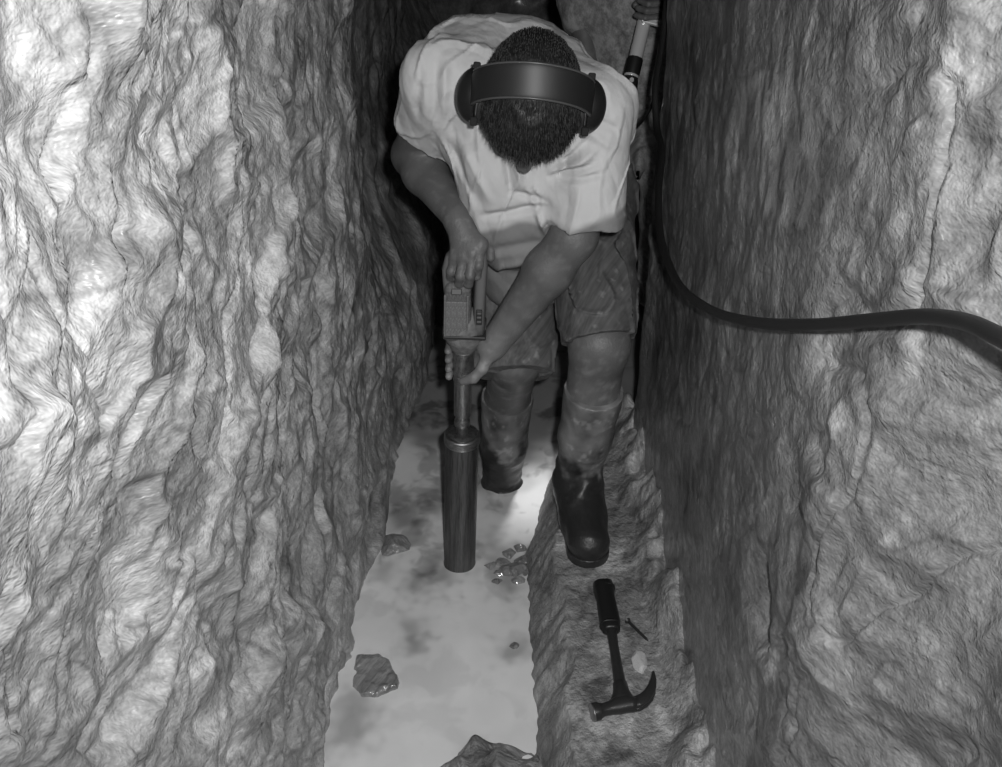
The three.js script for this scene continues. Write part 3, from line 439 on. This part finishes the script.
// ---- the core drill
{
  const t = thing('core_drill', 'hand-held core drill with a long steel barrel cutting into milky water', 'drill', [-0.0994, -0.17, -1.802]);
  t.userData.local = true; t.rotation.z = -0.0365; t.rotation.x = 0.044;
  const barrel = part('core_barrel', lathe([[0.030, 0], [0.0375, 0.0], [0.0385, 0.004], [0.0385, 0.02], [0.037, 0.024], [0.037, 0.392], [0.0375, 0.4], [0.035, 0.408], [0.02, 0.412], [0, 0.412]], 48), M.core, t, 'worn dark steel barrel'); barrel.userData.local = true;
  part('barrel_collar', lathe([[0.039, 0.386], [0.0395, 0.39], [0.0395, 0.404], [0.036, 0.409], [0, 0.409]], 48), M.steel, barrel);
  part('adapter', lathe([[0, 0.405], [0.013, 0.408], [0.013, 0.43], [0.017, 0.432], [0.017, 0.446], [0.0125, 0.448], [0.0125, 0.458], [0.0185, 0.461], [0.0185, 0.545], [0.0205, 0.55], [0.0205, 0.57], [0, 0.572]], 36), M.steel, t, 'steel shaft adapter');
  part('spindle_neck', lathe([[0, 0.565], [0.0215, 0.566], [0.0225, 0.57], [0.0225, 0.618], [0.024, 0.622], [0.024, 0.632], [0, 0.634]], 36), M.steel, t, 'bright steel neck');
  const gearF = blend(0.014, cap([0, 0.64, 0], [0, 0.652, 0], 0.027, 0.033), cap([0, 0.665, 0], [0.004, 0.68, 0], 0.037, 0.041));
  const gear = part('gear_housing', net(gearF, [-0.06, 0.58, -0.06], [0.06, 0.75, 0.06], 0.0035), M.drillLight, t, 'dusty metal gear housing'); gear.userData.local = true;
  for (let i = 0; i < 4; i++) { const a = Math.PI / 4 + i * Math.PI / 2, b = new THREE.CylinderGeometry(0.004, 0.004, 0.008, 10); b.translate(0.031 * Math.sin(a), 0.655, 0.031 * Math.cos(a)); part('bolt', b, M.steel, gear); }
  const mot = new RoundedBoxGeometry(0.058, 0.128, 0.074, 5, 0.014); { const p = mot.attributes.position; for (let i = 0; i < p.count; i++) { const k = sstep(0.02, 0.064, p.getY(i)); p.setX(i, p.getX(i) * (1 - 0.16 * k)); p.setZ(i, p.getZ(i) * (1 - 0.3 * k)); } mot.computeVertexNormals(); }
  mot.translate(-0.013, 0.724, 0); const motor = part('motor_housing', mot, M.drill, t, 'dusty plastic motor housing'); motor.userData.local = true;
  const ring = new RoundedBoxGeometry(0.086, 0.008, 0.082, 3, 0.003); ring.translate(0.002, 0.676, 0); part('housing_seam', ring, M.drillDark, t);
  const plate = new RoundedBoxGeometry(0.04, 0.085, 0.003, 3, 0.0012); plate.translate(-0.015, 0.715, 0.0372); part('cover_plate', plate, M.drillLight, motor, 'raised cover plate');
  const capp = new RoundedBoxGeometry(0.02, 0.012, 0.006, 3, 0.0015); capp.rotateX(-0.5); capp.translate(-0.015, 0.776, 0.031); part('brush_cap', capp, M.drillDark, motor);
  for (const o of [-0.037, 0.007]) { const r = new RoundedBoxGeometry(0.004, 0.1, 0.006, 2, 0.0015); r.translate(o, 0.722, 0.0365); part('rib', r, M.drillLight, motor); }
  const grip = part('rear_handle', sweep([[0.03, 0.672, 0], [0.03, 0.70, 0], [0.03, 0.74, 0], [0.031, 0.78, 0], [0.032, 0.82, 0], [0.029, 0.845, 0], [0.015, 0.856, 0], [-0.01, 0.852, 0], [-0.028, 0.835, 0], [-0.034, 0.81, 0], [-0.032, 0.78, 0], [-0.03, 0.76, 0]],
    [[0.034, 0.0125], [0.034, 0.0125], [0.03, 0.0125], [0.02, 0.012], [0.017, 0.012], [0.016, 0.012], [0.015, 0.012], [0.014, 0.011], [0.013, 0.011], [0.013, 0.011], [0.014, 0.011], [0.014, 0.011]].map(([a, b]) => [a, b]), [1, 0, 0.001], 20, 0.4), M.drill, t, 'closed rear handle'); grip.userData.local = true;
  const sw = new RoundedBoxGeometry(0.012, 0.034, 0.006, 3, 0.002); sw.translate(0.03, 0.722, 0.034); part('switch', sw, M.drillDark, grip, 'black rocker switch');
  for (const o of [-0.008, 0.002, 0.011]) { const b = new RoundedBoxGeometry(0.009, 0.004, 0.005, 2, 0.0015); b.translate(0.03, 0.722 + o, 0.0375); part('switch_ridge', b, M.drill, grip); }
  for (let i = 0; i < 5; i++) { const v = new RoundedBoxGeometry(0.004, 0.02, 0.004, 2, 0.001); v.translate(-0.031 + 0.008 * i, 0.689, 0.0365); part('vent', v, M.drillDark, motor); }
}

// ---------------------------------------------------------------- second person, standing further back
const torchAt = [0.325, 0.728, -2.6], aim = [0.08, -0.15, -2.06];
const torchDir = V3(aim).sub(V3(torchAt)).normalize();
const alongTorch = (s, o = [0, 0, 0]) => [torchAt[0] - torchDir.x * s + o[0], torchAt[1] - torchDir.y * s + o[1], torchAt[2] - torchDir.z * s + o[2]];
{
  const t = thing('person', 'standing person in light work clothes holding a torch, behind the drilling man', 'person', [0.42, -0.22, -2.98]);
  const X = 0.42, Z = -2.98, ph = (r, u, f) => [X + r, 1.42 + u, Z + 0.03 + f], fr = [new THREE.Vector3(1, 0, 0), new THREE.Vector3(0, 1, 0), new THREE.Vector3(0, 0, 1)];
  const top = alongTorch(0.25), wr = [top[0] + 0.05, top[1] + 0.035, top[2] - 0.045], head = headShape(ph, fr);
  const A = { ls: [X + 0.19, 1.17, Z], rs: [X - 0.19, 1.17, Z], le: [X + 0.2, 0.92, Z - 0.02], re: [X - 0.2, 0.9, Z - 0.02], rw: [X - 0.16, 0.70, Z + 0.1] };
  const torso = blend(0.08, cap([X - 0.06, 1.1, Z], [X - 0.05, 0.68, Z], 0.11, 0.1), cap([X + 0.06, 1.1, Z], [X + 0.05, 0.68, Z], 0.11, 0.1), cap(A.rs, A.ls, 0.05, 0.05), cap([X, 1.18, Z], [X, 1.33, Z + 0.02], 0.058, 0.054));
  const lg = (s, o) => chain([[X + s * 0.09, 0.66, Z], [X + s * 0.1, 0.26, Z + 0.03], [X + s * 0.1, -0.13, Z - 0.02]], [0.085 + o, 0.058 + o, 0.042 + o], 0.03), armL = chain([A.ls, A.le, wr], [0.05, 0.042, 0.03], 0.02), armR = chain([A.rs, A.re, A.rw], [0.05, 0.042, 0.03], 0.02);
  const g1 = alongTorch(0.205), kn = [0, 1, 2, 3].map((i) => alongTorch(0.285 - 0.019 * i, [0.034, 0.0, -0.012])), hL = hand(wr, kn, kn.map((k, i) => { const c = alongTorch(0.285 - 0.019 * i); return [k, [c[0] + 0.026, c[1] - 0.004, c[2] + 0.026], [c[0] - 0.006, c[1] - 0.004, c[2] + 0.032], [c[0] - 0.028, c[1], c[2] + 0.016]]; }), [[wr[0] - 0.02, wr[1], wr[2]], alongTorch(0.28, [0.01, 0, -0.034]), alongTorch(0.262, [-0.018, 0, -0.03]), alongTorch(0.25, [-0.032, 0, -0.008])]);
  const rk = [0, 1, 2, 3].map((i) => [A.rw[0] - 0.028 + 0.018 * i, A.rw[1] - 0.085, A.rw[2] + 0.04]), hR = hand(A.rw, rk, rk.map((k) => [k, [k[0], k[1] - 0.035, k[2] + 0.012], [k[0], k[1] - 0.056, k[2] + 0.004], [k[0] + 0.002, k[1] - 0.07, k[2] - 0.012]]), [[A.rw[0] + 0.02, A.rw[1] - 0.02, A.rw[2] + 0.01], [A.rw[0] + 0.04, A.rw[1] - 0.05, A.rw[2] + 0.03], [A.rw[0] + 0.045, A.rw[1] - 0.075, A.rw[2] + 0.04], [A.rw[0] + 0.04, A.rw[1] - 0.095, A.rw[2] + 0.045]]);
  const body = blend(0.03, torso, lg(-1, 0), lg(1, 0), armL, armR);
  const bx = (c, r) => [c.map((v) => v - r), c.map((v) => v + r)];
  part('body', mergeGeometries([net(body, [X - 0.32, -0.2, Z - 0.2], [X + 0.32, 1.4, Z + 0.4], 0.011, skinTone), net(head, ...bx(ph(0, -0.02, 0), 0.15), 0.004, skinTone), net(hL, ...bx(alongTorch(0.26, [0.01, 0.01, -0.01]), 0.1), 0.0035, skinTone), net(hR, ...bx([A.rw[0], A.rw[1] - 0.07, A.rw[2] + 0.03], 0.11), 0.004, skinTone)]), M.skin, t);
  const wob = (f, a, cutY) => (x, y, z) => { let d = f(x, y, z); if (Math.abs(d) > 0.05) return d; d -= a * fbm(x * 12, y * 7, z * 12, 3) + 0.006 * Math.max(0, 0.12 - Math.abs(perlin(x * 7, y * 9, z * 7))) / 0.12; return cutY ? cutY(d, x, y, z) : d; };
  const trou = wob(blend(0.03, lg(-1, 0.022), lg(1, 0.022), cap([X - 0.05, 0.7, Z], [X + 0.05, 0.7, Z], 0.125, 0.125)), 0.01, (d, x, y) => Math.max(d, y - 0.78, -0.06 - y));
  part('trousers', net(trou, [X - 0.3, -0.1, Z - 0.22], [X + 0.3, 0.84, Z + 0.22], 0.008), M.trousers, t, 'light work trousers');
  const jk = wob(blend(0.05, cap([X - 0.06, 1.1, Z], [X - 0.05, 0.7, Z], 0.132, 0.13), cap([X + 0.06, 1.1, Z], [X + 0.05, 0.7, Z], 0.132, 0.13), chain([A.rs, A.re, mix3(A.re, A.rw, 0.2)], [0.072, 0.06, 0.058]), chain([A.ls, A.le, mix3(A.le, wr, 0.3)], [0.072, 0.06, 0.056])), 0.01, (d, x, y) => Math.max(d, 0.66 - y, y - 1.26));
  part('work_shirt', net(jk, [X - 0.34, 0.6, Z - 0.24], [X + 0.34, 1.32, Z + 0.3], 0.008), M.jacket, t, 'grey work shirt');
  const skull = ell(ph(0, 0.02, -0.015), [0.082, 0.094, 0.102], fr);
  part('hair', net((x, y, z) => Math.max(skull(x, y, z) - 0.008 * fbm(x * 50, y * 50, z * 50, 3), 1.41 + 0.6 * (z - Z - 0.02) - y), ...bx(ph(0, 0.02, 0), 0.14), 0.005), M.hair, t);
  for (const s of [-1, 1]) {
    const f = blend(0.04, cap([X + s * 0.1, -0.16, Z - 0.02], [X + s * 0.1, 0.1, Z - 0.0], 0.05, 0.07), chain([[X + s * 0.1, -0.182, Z - 0.05], [X + s * 0.1, -0.175, Z + 0.08], [X + s * 0.1, -0.184, Z + 0.16]], [0.038, 0.048, 0.036], 0.03));
    part('boot', net((x, y, z) => Math.max(f(x, y, z), y - 0.07, -0.22 - y), [X + s * 0.1 - 0.1, -0.26, Z - 0.15], [X + s * 0.1 + 0.1, 0.12, Z + 0.25], 0.007, () => 0.3), M.boot, t, 'dark rubber boot');
  }
}
// ---- the torch in that person's hand, lit and aimed at the pool
{
  const t = thing('torch', 'shiny metal torch shining down on the pool beside the ledge', 'torch', torchAt); t.userData.local = true;
  t.quaternion.setFromUnitVectors(new THREE.Vector3(0, -1, 0), torchDir);
  const tubeB = part('barrel', lathe([[0, 0.305], [0.012, 0.305], [0.0185, 0.3], [0.0195, 0.295], [0.0195, 0.225], [0.018, 0.223], [0.018, 0.085], [0.0195, 0.082], [0.0195, 0.06], [0.0175, 0.058]], 36), M.chrome, t, 'polished metal barrel'); tubeB.userData.local = true;
  part('grip_sleeve', lathe([[0.0188, 0.11], [0.0205, 0.107], [0.0205, 0.066], [0.0188, 0.063]], 36), M.blackPlastic, tubeB);
  part('lamp_head', lathe([[0.0175, 0.06], [0.0205, 0.052], [0.0235, 0.03], [0.024, 0.0], [0.022, -0.001], [0.0205, 0.006], [0.004, 0.03]], 36), M.darkSteel, t, 'flared metal lamp head');
  const clip = new RoundedBoxGeometry(0.05, 0.022, 0.012, 3, 0.004); clip.translate(0.014, 0.206, 0.022); part('belt_clip', clip, M.chrome, t, 'bright metal clip');
  const btn = new THREE.CylinderGeometry(0.006, 0.006, 0.006, 14); btn.rotateX(Math.PI / 2); btn.translate(0, 0.045, 0.0225); part('push_button', btn, M.chrome, t);
  const lens = new THREE.CylinderGeometry(0.019, 0.019, 0.003, 28); lens.translate(0, 0.004, 0); part('lamp_lens', lens, std(0.8, 0.3, { emissive: new THREE.Color(1, 1, 1), emissiveIntensity: 1.5 }), t, 'glowing lens');
  const l = new THREE.SpotLight(0xffffff, 3.4, 0, THREE.MathUtils.degToRad(9), 1, 2); l.name = 'torch_beam'; l.castShadow = true; l.shadow.radius = 4; l.shadow.camera.near = 0.02;
  l.position.set(torchAt[0] + torchDir.x * 0.006, torchAt[1] + torchDir.y * 0.006, torchAt[2] + torchDir.z * 0.006); l.target.position.set(...aim); scene.add(l, l.target);
}

// ---------------------------------------------------------------- things on the ledge and in the pool
{
  const hy = Math.max(...[-1.5, -1.4, -1.3, -1.25].map((z) => floorY(0.218, z)));
  const t = thing('claw_hammer', 'black claw hammer with a ribbed rubber grip lying on the ledge', 'hammer', [0.218, hy, -1.4]); t.userData.local = true;
  const L = (x, y, z) => [x - 0.218, y + 0.0025, z + 1.4], fat = (h) => h.map(([a, b]) => [a * 1.22, b * 1.15]);
  const gp = part('grip', sweep([[0.2125, -1.553], [0.213, -1.549], [0.2135, -1.535], [0.215, -1.505], [0.2165, -1.47], [0.218, -1.44], [0.2185, -1.42], [0.2187, -1.416]].map(([x, z]) => L(x, 0.0165, z)), fat([[0.012, 0.011], [0.0165, 0.0145], [0.017, 0.015], [0.0155, 0.014], [0.0165, 0.0145], [0.0165, 0.0145], [0.0145, 0.013], [0.01, 0.009]]), [0, 1, 0], 24, 0.3), M.rubber, t, 'black rubber grip'); gp.userData.local = true;
  for (const z of [-1.536, -1.432]) part('grip_ring', sweep([L(0.2165, 0.0165, z - 0.003), L(0.2166, 0.0165, z), L(0.2167, 0.0165, z + 0.003)], fat([[0.0158, 0.0145], [0.0169, 0.0152], [0.0158, 0.0145]]), [0, 1, 0], 20, 0.3), M.rubber, gp);
  part('shaft', sweep([[0.2186, -1.43], [0.2195, -1.38], [0.221, -1.33], [0.2225, -1.28], [0.2226, -1.255]].map(([x, z]) => L(x, 0.0165, z)), fat([[0.0085, 0.0075], [0.0075, 0.0065], [0.0078, 0.007], [0.0095, 0.009], [0.011, 0.0095]]), [0, 1, 0], 20), M.blackSteel, t, 'dark steel shaft');
  const hd = part('head', sweep([[0.1645, -1.218], [0.1665, -1.2185], [0.1765, -1.2215], [0.1785, -1.222], [0.1865, -1.2245], [0.2, -1.2285], [0.213, -1.234], [0.226, -1.2385], [0.238, -1.2365], [0.248, -1.2355]].map(([x, z]) => L(x, 0.0165, z)), fat([[0.0125, 0.0125], [0.0142, 0.0142], [0.0142, 0.0142], [0.0125, 0.0125], [0.0098, 0.0098], [0.0108, 0.0105], [0.0145, 0.0125], [0.0155, 0.013], [0.0125, 0.0125], [0.01, 0.012]]), [0, 1, 0], 24), M.blackSteel, t, 'dark steel hammer head'); hd.userData.local = true;
  part('cheek', sweep([[0.2222, -1.285], [0.2225, -1.265], [0.223, -1.25], [0.2235, -1.236]].map(([x, z]) => L(x, 0.0165, z)), fat([[0.0105, 0.0105], [0.0125, 0.0115], [0.017, 0.012], [0.022, 0.012]]), [0, 1, 0], 20), M.blackSteel, hd);
  part('striking_face', sweep([L(0.1635, 0.0165, -1.2178), L(0.1648, 0.0165, -1.2181), L(0.1668, 0.0165, -1.2187)], fat([[0.0118, 0.0118], [0.0136, 0.0136], [0.0146, 0.0146]]), [0, 1, 0], 24), M.steel, hd, 'worn bright striking face');
  for (const s of [-1, 1]) part('claw', sweep([[0.238, -1.237], [0.25, -1.2385], [0.262, -1.246], [0.272, -1.257], [0.2795, -1.271], [0.284, -1.287], [0.2855, -1.303]].map(([x, z], i) => L(x, 0.0165 + s * (0.004 + 0.0011 * i), z)), fat([[0.0115, 0.0065], [0.0105, 0.0062], [0.0092, 0.006], [0.008, 0.0055], [0.0065, 0.005], [0.0045, 0.0042], [0.002, 0.003]]), [0, 1, 0], 16), M.blackSteel, hd);
}
{
  const y = floorY(0.26, -1.45) + 0.006, a = [0.2575, -1.462], b = [0.292, -1.41], d = [(b[0] - a[0]), (b[1] - a[1])];
  const t = thing('nail', 'dark masonry nail lying beside the hammer grip', 'nail', [a[0], y, a[1]]); t.userData.local = true;
  part('shank', sweep([[0, 0, 0], [d[0] * 0.9, -0.001, d[1] * 0.9], [d[0], -0.002, d[1]]], [[0.0032, 0.0032], [0.0028, 0.0028], [0.0006, 0.0006]], [0, 1, 0], 10), M.blackSteel, t);
  part('nail_head', sweep([[-d[0] * 0.04, 0, -d[1] * 0.04], [-d[0] * 0.02, 0, -d[1] * 0.02], [d[0] * 0.04, 0, d[1] * 0.04]], [[0.0065, 0.0065], [0.007, 0.007], [0.004, 0.004]], [0, 1, 0], 12), M.blackSteel, t);
}
function stone(seed, [sx, sy, sz], planes = 9) {
  const g = new THREE.IcosahedronGeometry(1, 14), p = g.attributes.position, r = rng(seed), P = Array.from({ length: planes }, () => [new THREE.Vector3(r() - 0.5, (r() - 0.5) * 0.8, r() - 0.5).normalize(), 0.62 + 0.25 * r()]), v = new THREE.Vector3();
  for (let i = 0; i < p.count; i++) {
    v.fromBufferAttribute(p, i); for (const [n, d] of P) { const e = v.dot(n) - d; if (e > 0) v.addScaledVector(n, -e * 0.95); }
    v.multiplyScalar(1 + 0.1 * fbm(v.x * 2.5 + seed, v.y * 2.5, v.z * 2.5, 4)); p.setXYZ(i, v.x * sx, v.y * sy, v.z * sz);
  }
  const uv = g.attributes.uv; for (let i = 0; i < p.count; i++) uv.setXY(i, p.getX(i) + 0.5 * p.getY(i) + seed * 0.13, p.getZ(i) + 0.5 * p.getY(i));
  g.computeVertexNormals(); return g;
}
// the flat stone with one straight back edge
{
  const sh = [[-0.047, -0.062], [0.004, -0.064], [0.020, -0.052], [0.052, 0.012], [0.047, 0.026], [0.012, 0.046], [-0.02, 0.048], [-0.044, 0.022]];
  const f = (x, y, z) => { let d = -9; for (let i = 0; i < sh.length; i++) { const [ax, az] = sh[i], [bx, bz] = sh[(i + 1) % sh.length], ex = bx - ax, ez = bz - az, l = Math.hypot(ex, ez); d = Math.max(d, ((x - ax) * ez - (z - az) * ex) / l); } const top = y - 0.012 - 0.06 * (x * 0.3 - z * 0.3); return Math.max(-smin(-d, -top, 0.014), -0.06 - y) - 0.006 * fbm(x * 30, y * 30, z * 30, 4) - 0.004 * facets(x, z, 0.025, 131); };
  solo('stone', net(f, [-0.08, -0.075, -0.09], [0.08, 0.04, 0.08], 0.003), M.stone, 'flat angular stone breaking the milky water next to the pale wall', 'stone', [-0.263, -0.150, -1.445]);
}
const rubble = 'small wet stone in the rubble heap beside the drill barrel';
solo('stone', stone(4, [0.05, 0.035, 0.045]), M.stone, 'half-sunken rough stone at the foot of the pale wall', 'stone', [-0.262, -0.163, -1.86]);
for (const [i, x, y, z, sx, sy, sz] of [[0, 0.03, -0.151, -1.775, 0.03, 0.018, 0.022], [1, 0.0, -0.157, -1.765, 0.02, 0.014, 0.014], [2, 0.05, -0.154, -1.805, 0.018, 0.015, 0.018], [3, -0.025, -0.159, -1.79, 0.018, 0.014, 0.016], [4, 0.02, -0.158, -1.835, 0.024, 0.016, 0.02], [5, 0.056, -0.157, -1.765, 0.012, 0.011, 0.012], [6, 0.008, -0.156, -1.80, 0.02, 0.015, 0.018], [7, 0.04, -0.156, -1.74, 0.016, 0.012, 0.013], [8, -0.008, -0.158, -1.735, 0.015, 0.012, 0.012], [9, 0.045, -0.156, -1.85, 0.016, 0.013, 0.015]])
  solo('stone', stone(20 + i, [sx * 1.2, sy * 1.15, sz * 1.2], 14), M.stone, rubble, 'stone', [x, y, z], 'rubble beside the drill barrel');
solo('stone', stone(41, [0.014, 0.011, 0.013]), M.stone, 'tiny lone stone in the water at the edge of the ledge', 'stone', [0.028, -0.154, -1.535]);
solo('stone', stone(51, [0.05, 0.07, 0.05]), M.stone, 'wet glinting rock wedged behind the rear end of the ledge', 'stone', [0.31, -0.06, -2.28]);
solo('stone_chip', stone(61, [0.018, 0.008, 0.03], 14), M.chip, 'white stone chip lying between hammer and nail', 'stone chip', [0.268, floorY(0.268, -1.35) + 0.003, -1.35]);

// ---------------------------------------------------------------- cables
{
  const pts = [[0.37, 1.12, -2.34], [0.348, 0.967, -2.215], [0.327, 0.884, -2.128], [0.328, 0.819, -2.063], [0.33, 0.8, -1.992], [0.312, 0.756, -1.882], [0.303, 0.712, -1.761], [0.312, 0.693, -1.607], [0.325, 0.737, -1.423], [0.333, 0.836, -1.19], [0.345, 0.952, -0.967], [0.36, 1.028, -0.838], [0.365, 1.073, -0.76], [0.365, 1.103, -0.696], [0.36, 1.121, -0.648], [0.365, 1.14, -0.56], [0.40, 1.15, -0.3]];
  for (const p of pts) { let m = 9; for (let a = -2; a <= 2; a++) for (let b = -2; b <= 2; b++) m = Math.min(m, rightX(p[1] + a * 0.012, p[2] + b * 0.012)); if (p[2] > -2.1) p[0] = Math.min(p[0], m - 0.009); }
  solo('hose', tube(pts.map((p) => sub3(p, pts[7])), 0.0072, 260, 18), M.rubber, 'thick black hose looping along the dark rock wall', 'hose', pts[7]);
  const c = [[0.14, 0.60, -2.36], [0.22, 0.66, -2.36], [0.28, 0.71, -2.32], [0.325, 0.79, -2.24], [0.345, 0.86, -2.2]];
  solo('cable', tube(c.map((p) => sub3(p, c[0])), 0.004, 60, 10), M.rubber, 'thin black cable crossing behind the drilling man', 'cable', c[0]);
}
renderer.render(scene, camera);
